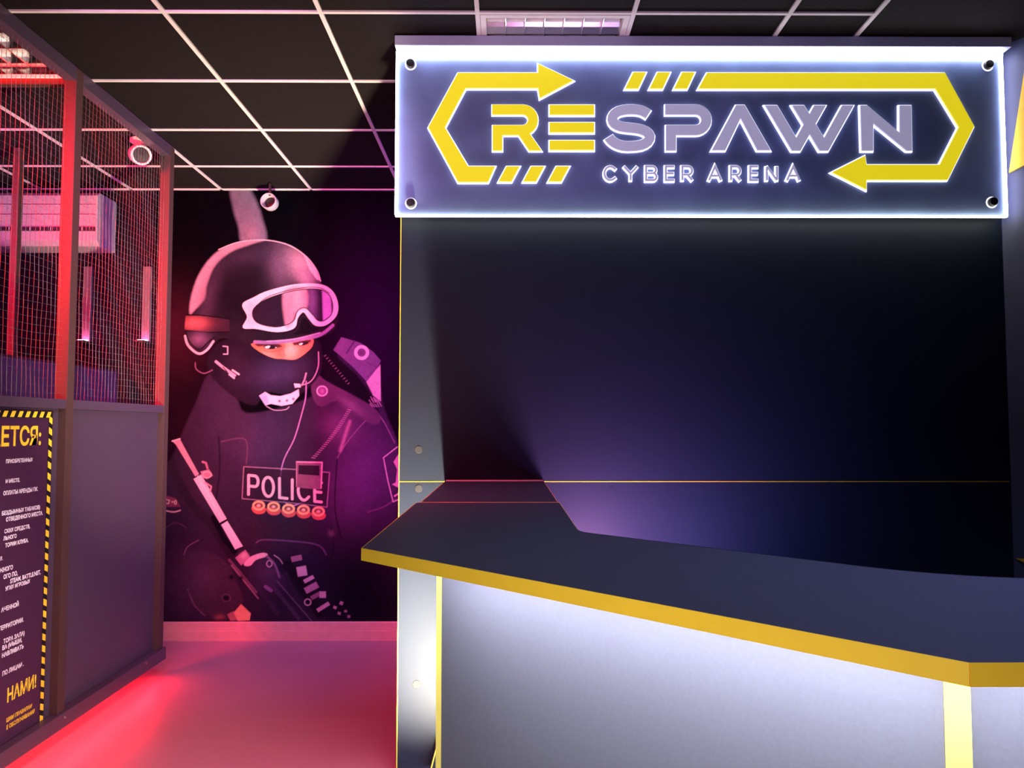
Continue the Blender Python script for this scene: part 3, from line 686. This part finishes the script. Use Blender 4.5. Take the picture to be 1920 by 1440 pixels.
    bmk = pmask(bal, 2); mix(bmk, (.007, .004, .010)); blob(520, 700, 55, 28, (.030, .018, .055), .75, -10, bmk); blob(440, 690, 20, 30, (.015, .008, .02), .7, 0, bmk)
    # face
    fc = pmask(curve([(471, 645), (500, 643), (540, 641), (583, 634), (586, 648), (572, 663), (553, 674), (530, 673), (512, 671), (488, 660)]), 1.1)
    mix(fc, (.40, .11, .07)); blob(545, 655, 12, 18, (.72, .36, .28), .8, 10, fc); blob(500, 665, 20, 7, (.60, .22, .16), .7, 15, fc); blob(484, 655, 8, 8, (.50, .12, .05), .8, 0, fc)
    blob(526, 655, 6, 12, (.25, .06, .05), .7, 25, fc); blob(505, 646, 24, 5.5, (.05, .015, .02), 1, 5, fc); blob(566, 642, 18, 5, (.12, .03, .04), .9, -8, fc)
    poly([(476, 645), (500, 642), (523, 645), (530, 650), (518, 652), (500, 648), (484, 650)], (.05, .012, .015), 1.2)
    poly([(548, 643), (566, 639), (584, 636), (582, 642), (566, 643), (552, 648)], (.05, .012, .015), 1.2)
    poly(curve([(494, 650), (503, 646.5), (514, 647), (522, 651), (512, 654.5), (500, 654)]), (.012, .006, .010), .8)
    poly(curve([(557, 645), (565, 641.5), (574, 640.5), (579, 643), (572, 647), (562, 648)]), (.012, .006, .010), .8)
    poly([(496, 650.5), (503, 648), (507, 649), (504, 653), (499, 653)], (.85, .72, .75), .6); poly([(516, 650.5), (520, 651.2), (516, 653)], (.5, .4, .42), .5)
    poly([(560, 645), (565, 643), (568, 643.5), (566, 646.5), (562, 646.8)], (.80, .66, .70), .6)
    line([(494, 657), (506, 660), (519, 657)], 1.3, (.22, .04, .04), cv=True, a=.8); line([(562, 650), (570, 650), (579, 646)], 1.2, (.22, .04, .04), cv=True, a=.8)
    line([(533, 648), (531, 658), (534, 668)], 2.2, (.20, .04, .04), 1.5, a=.6, cv=True); line([(524, 662), (532, 672)], 2, (.26, .06, .06), 1.5, a=.6)
    # brow rim
    line([(478, 641), (515, 642), (560, 637), (600, 628), (624, 610)], 6, (.16, .09, .24), 1.2, cv=True); line([(500, 640), (550, 636), (600, 624)], 2, (.32, .20, .42), 1, cv=True)
    # goggles
    gog = [(455, 571), (476, 558), (502, 546), (551, 534), (597, 533), (622, 545), (633, 569), (630, 592), (611, 609), (592, 610), (580, 598), (569, 585), (558, 596), (551, 615), (520, 622), (480, 616), (456, 614), (464, 594)]
    poly(curve([(x+(2 if x > 540 else -2), y+3) for x, y in gog]), DK, 3, .9)
    gm = poly(gog, (.62, .48, .62), 1, cv=True); blob(470, 590, 9, 26, (.62, .30, .44), .6, 0, gm)
    lens = [(477, 577), (504, 559), (552, 545), (596, 542), (617, 553), (624, 572), (621, 590), (608, 601), (596, 601), (586, 590), (572, 577), (558, 583), (549, 603), (520, 613), (486, 607), (474, 594)]
    lm = pmask(curve(lens), 1); mix(lm, (.010, .006, .014))
    poly(curve([(532, 546), (573, 541), (576, 575), (556, 584), (548, 606), (536, 612)]), (.40, .17, .27), 4, .9)
    mix((1-lm)*0, DK)
    blob(560, 560, 10, 26, (.55, .28, .36), .5, 0, lm); blob(585, 565, 10, 40, (.10, .05, .16), .8, 0, lm)
    poly([(604, 543), (620, 552), (622, 590), (606, 602)], (.34, .18, .55), 2.5, .85); blob(500, 585, 30, 30, (.015, .006, .015), .5, 0, lm)
    line([(x, y) for x, y in lens], 1.6, DK, closed=True, cv=True); line([(480, 574), (504, 556), (552, 542), (596, 539), (618, 550)], 1.6, DK, cv=True)
    poly([(560, 618), (566, 596), (573, 596), (584, 612), (600, 616), (580, 626), (548, 628)], DK, 1.5)
    line(gog, 1.3, (.85, .70, .82), closed=True, cv=True, a=.6)
    # buckle, clip, chin cup
    line([(418, 649), (427, 650), (427, 664), (419, 664)], 1.8, (.45, .33, .45))
    line([(405, 678), (420, 690), (440, 704)], 5, (.40, .25, .38), cv=True); line([(436, 694), (448, 702)], 3, PK); line([(430, 702), (439, 709)], 3, PK)
    line([(418, 688), (426, 697)], 2, DK)
    line([(366, 680), (368, 692), (382, 700), (398, 694)], 2.2, (.12, .06, .12), cv=True, a=.8)
    cup = poly([(486, 742), (497, 735), (508, 741), (525, 743), (545, 738), (560, 730), (561, 742), (548, 757), (528, 761), (508, 757), (498, 760)], (.60, .44, .60), 1)
    poly([(486, 742), (497, 735), (505, 751), (498, 761)], (.42, .28, .55), .8)
    for x, y in ((524, 752), (538, 751), (550, 748)): blob(x, y, 2.6, 2.6, DK, 1)
    line([(500, 762), (515, 769), (535, 768), (542, 763)], 1.5, (.3, .2, .33), cv=True)
    # headset wire and microphone
    line([(597, 660), (597, 685), (590, 705), (580, 717), (566, 722)], 1.8, (.35, .22, .36), cv=True); poly([(551, 719), (563, 720), (564, 726), (553, 727)], PK, .8)
    line([(574, 700), (571, 712), (566, 722)], 3, (.3, .16, .26))
    line([(574, 715), (573, 745), (566, 775), (552, 822), (534, 858), (527, 885), (527, 915), (532, 938), (548, 948), (570, 940)], 2.2, (.24, .12, .34), cv=True)
    # cords
    for i in range(26):
        t = i/25; x = 655-68*t+5*math.sin(t*3); y = 768+90*t; line([(x-3, y), (x+3, y+1)], 1.5, (.26, .15, .25), a=.7)
    for i in range(14):
        t = i/13; blob(656-18*t, 790+55*t, 3, 3, (.26, .12, .22), .7)
    # name patch
    line([(457, 875), (550, 880), (618, 886), (613, 951), (560, 944), (454, 935)], 1.7, (.17, .10, .18), closed=True)
    poly([(459, 877), (616, 888), (611, 949), (456, 933)], (.014, .007, .018), .8, .9)
    for ch, x0, x1 in (('P', 466, 485), ('O', 493, 513), ('L', 524, 541), ('I', 548, 548.1), ('C', 559, 580), ('E', 590, 604)):
        for pth in G[ch]:
            line([(x0+(x1-x0)*a, 891+(x0+(x1-x0)*a-466)*.105+36*b) for a, b in pth], 5, (.62, .33, .46))
    # radio
    poly([(556, 866), (604, 867), (602, 918), (556, 914)], (.10, .045, .09), 1); poly([(560, 872), (599, 873), (599, 892), (559, 889)], (.012, .006, .016), .8)
    line([(556, 866), (604, 867), (602, 915)], 2.2, (.48, .22, .38)); line([(556, 866), (556, 912)], 1.3, (.3, .14, .25))
    # round cartridges in their loops
    for x, y in ((485, 948), (513, 950), (541, 954), (569, 956), (597, 959)):
        poly(curve([(x-12, y+2), (x+12, y+4), (x+11, y+13), (x, y+16), (x-10, y+12)]), (.42, .06, .06), 1)
        line(arc(x, y, 10, 7.5, 0, 360, 16), 4, (.80, .33, .16)); blob(x, y, 5.5, 4, (.20, .03, .03), 1); blob(x, y, 3, 2.2, (.85, .5, .4), 1)
    # barrel
    line([(322, 870), (350, 930), (400, 990), (440, 1050)], 16, (.014, .007, .016), 3, cv=True); line([(400, 970), (420, 1010), (445, 1040)], 10, DK, 2)
    poly([(323, 827), (337, 823), (373, 889), (366, 893), (330, 834)], (.42, .22, .32), .9)
    poly([(363, 898), (377, 890), (425, 973), (412, 980)], (.72, .52, .66), .9); line([(371, 893), (418, 975)], 2.5, W1, a=.8)
    poly([(415, 984), (426, 977), (455, 1024), (441, 1030)], (.88, .76, .92), .9); line([(413, 981), (427, 974)], 2, DK)
    line([(323, 827), (337, 823)], 2.5, PK)
    poly([(376, 884), (392, 880), (399, 892), (388, 898), (380, 896)], (.30, .13, .20), 1); line(arc(388, 890, 8, 6, 0, 360, 12), 2.2, (.6, .3, .38)); line([(389, 878), (386, 868), (380, 866)], 4, (.24, .10, .17))
    line([(385, 905), (396, 912), (394, 922)], 3, (.4, .18, .26))
    # sleeve badge at left, patch at right
    poly([(309, 928), (330, 935), (338, 950), (309, 950)], (.12, .025, .05), 2); line([(312, 937), (318, 938), (316, 944), (311, 944)], 1.6, (.6, .35, .4)); line([(322, 941), (325, 941)], 1.6, (.6, .35, .4)); line(arc(329, 942, 2, 3.6, 0, 360, 10), 1.4, (.6, .35, .4))
    line([(309, 957), (325, 960), (338, 957)], 2.5, (.55, .25, .3), cv=True)
    line([(745, 838), (719, 858), (727, 900), (737, 941), (748, 936)], 2, (.40, .25, .42)); poly([(748, 850), (738, 866), (745, 880), (742, 905), (735, 908), (748, 915), (760, 900), (760, 850)], (.50, .22, .38), 1, .9)
    line([(748, 925), (740, 930)], 3, (.5, .22, .38))
    # receiver, glove
    gl = pmask(curve([(335, 1060), (365, 1030), (420, 1050), (445, 1090), (455, 1130), (430, 1150), (380, 1150), (345, 1110)]), 3); mix(gl, (.030, .016, .030)); blob(385, 1080, 40, 40, (.060, .03, .055), .7, 0, gl)
    line([(352, 1105), (365, 1135), (385, 1155)], 2, (.10, .05, .09), cv=True, a=.8)
    rec = pmask(curve([(440, 1040), (470, 1028), (500, 1035), (515, 1060), (560, 1110), (610, 1165), (500, 1165), (455, 1110), (436, 1070)]), 2); mix(rec, (.016, .010, .022)); blob(505, 1075, 30, 26, (.05, .028, .07), .7, 40, rec)
    for a_, b_, w_, c_ in (((500, 1085), (560, 1160), 7, (.035, .02, .05)), ((520, 1090), (585, 1165), 2, (.09, .05, .11)), ((470, 1080), (520, 1150), 9, (.024, .014, .035)), ((430, 1050), (480, 1110), 5, (.10, .05, .08)), ((434, 1060), (484, 1122), 1.8, (.26, .13, .18))):
        line([a_, b_], w_, c_, 1.4)
    poly([(441, 1046), (460, 1031), (470, 1046), (452, 1060)], (.38, .16, .24), 1); blob(457, 1042, 6, 5, (.7, .42, .5), .8)
    poly(curve([(458, 1056), (470, 1044), (490, 1037), (500, 1038), (500, 1043), (480, 1050), (470, 1060), (460, 1061)]), (.75, .45, .52), 1)
    line([(500, 1043), (515, 1058), (524, 1082)], 4, (.13, .07, .15), cv=True); line(arc(505, 1057, 5, 6, 0, 360, 12), 2, (.4, .24, .38)); line([(514, 1041), (524, 1048), (530, 1057)], 1.6, (.4, .24, .34), cv=True)
    line([(498, 1100), (508, 1107)], 7, (.14, .07, .18)); blob(452, 1084, 5, 5, DK, 1); blob(434, 1082, 5, 5, DK, 1)
    line(arc(424, 1121, 8, 7, 0, 360, 14), 2, (.09, .045, .08)); blob(424, 1121, 6, 5.5, DK, 1)
    # fittings along the rail
    line([(540, 1060), (600, 1150)], 20, (.008, .004, .010), 4)
    for x, y, w_, l_, rt, c_ in ((556, 1047, 10, 20, -12, (.28, .10, .18)), (566, 1071, 18, 18, -10, (.66, .32, .44)), (579, 1086, 7, 20, -28, (.66, .34, .46)), (584, 1102, 12, 26, -28, (.40, .16, .28)),
                                 (592, 1117, 8, 20, -28, (.20, .07, .14)), (605, 1115, 12, 12, 0, (.55, .26, .38)), (606, 1138, 7, 26, -32, (.55, .24, .38)), (640, 1131, 6, 6, 20, (.4, .2, .3)), (628, 1139, 5, 6, 20, (.4, .2, .3)), (636, 1150, 5, 6, 20, (.3, .14, .24)), (654, 1156, 5, 5, 0, (.25, .12, .22)), (648, 1146, 4, 5, 0, (.28, .14, .24))):
        ca, sa = math.cos(math.radians(rt)), math.sin(math.radians(rt))
        poly([(x+ca*a*l_/2-sa*b*w_/2, y+sa*a*l_/2+ca*b*w_/2) for a, b in ((-1, -1), (1, -1), (1, 1), (-1, 1))], c_, 1)
    line(arc(577, 1129, 6, 6, 0, 360, 12), 2.2, (.5, .25, .38)); line([(536, 1075), (548, 1110), (570, 1140)], 8, (.02, .011, .025), 2)
    # bare fingers at the bottom edge
    poly([(437, 1150), (452, 1133), (470, 1150), (468, 1163), (446, 1164)], (.80, .32, .16), 1.2); poly([(426, 1152), (438, 1146), (444, 1163), (432, 1164)], (.30, .10, .10), 1.5); blob(412, 1157, 10, 5, (.2, .06, .06), .8)
    C *= (.80 + .25*N1 + .22*N2)[..., None]
    C = C/(1+1.1*C); np.clip(C, 0, 1, out=C)
    nvx = nx+1; nvz = nz+1
    co = np.stack([XX, np.full_like(XX, YM), ZZ], -1).reshape(-1, 3)
    idx = np.arange(nvx*nvz).reshape(nvz, nvx)
    q = np.stack([idx[:-1, :-1], idx[:-1, 1:], idx[1:, 1:], idx[1:, :-1]], -1).reshape(-1, 4)
    # thin backing rim so that the canvas has thickness
    me = bpy.data.meshes.new('mural_canvas')
    me.vertices.add(len(co)); me.vertices.foreach_set('co', co.ravel().astype('f'))
    me.loops.add(q.size); me.loops.foreach_set('vertex_index', q.ravel().astype('i'))
    me.polygons.add(len(q)); me.polygons.foreach_set('loop_start', (np.arange(len(q))*4).astype('i')); me.polygons.foreach_set('loop_total', np.full(len(q), 4, 'i'))
    me.update(calc_edges=True)
    at = me.color_attributes.new('paint', 'FLOAT_COLOR', 'POINT')
    at.data.foreach_set('color', np.concatenate([C.reshape(-1, 3), np.ones((len(co), 1))], 1).ravel().astype('f'))
    m = bpy.data.materials.new('mural_paint'); m.use_nodes = True; nt = m.node_tree; b = nt.nodes['Principled BSDF']
    an = nt.nodes.new('ShaderNodeAttribute'); an.attribute_name = 'paint'; nt.links.new(an.outputs['Color'], b.inputs['Base Color'])
    b.inputs['Roughness'].default_value = .6; b.inputs['Specular IOR Level'].default_value = 0
    me.materials.append(m)
    o = bpy.data.objects.new('mural', me); COL.objects.link(o)
    tag(o, 'dark wall mural of a helmeted police officer in goggles holding a gun', 'mural')
    MB().box(X0, X1, YM+.0005, YB-.0002, Z0, Z1).build('mural_backing', M['wall'], o)
build_mural()
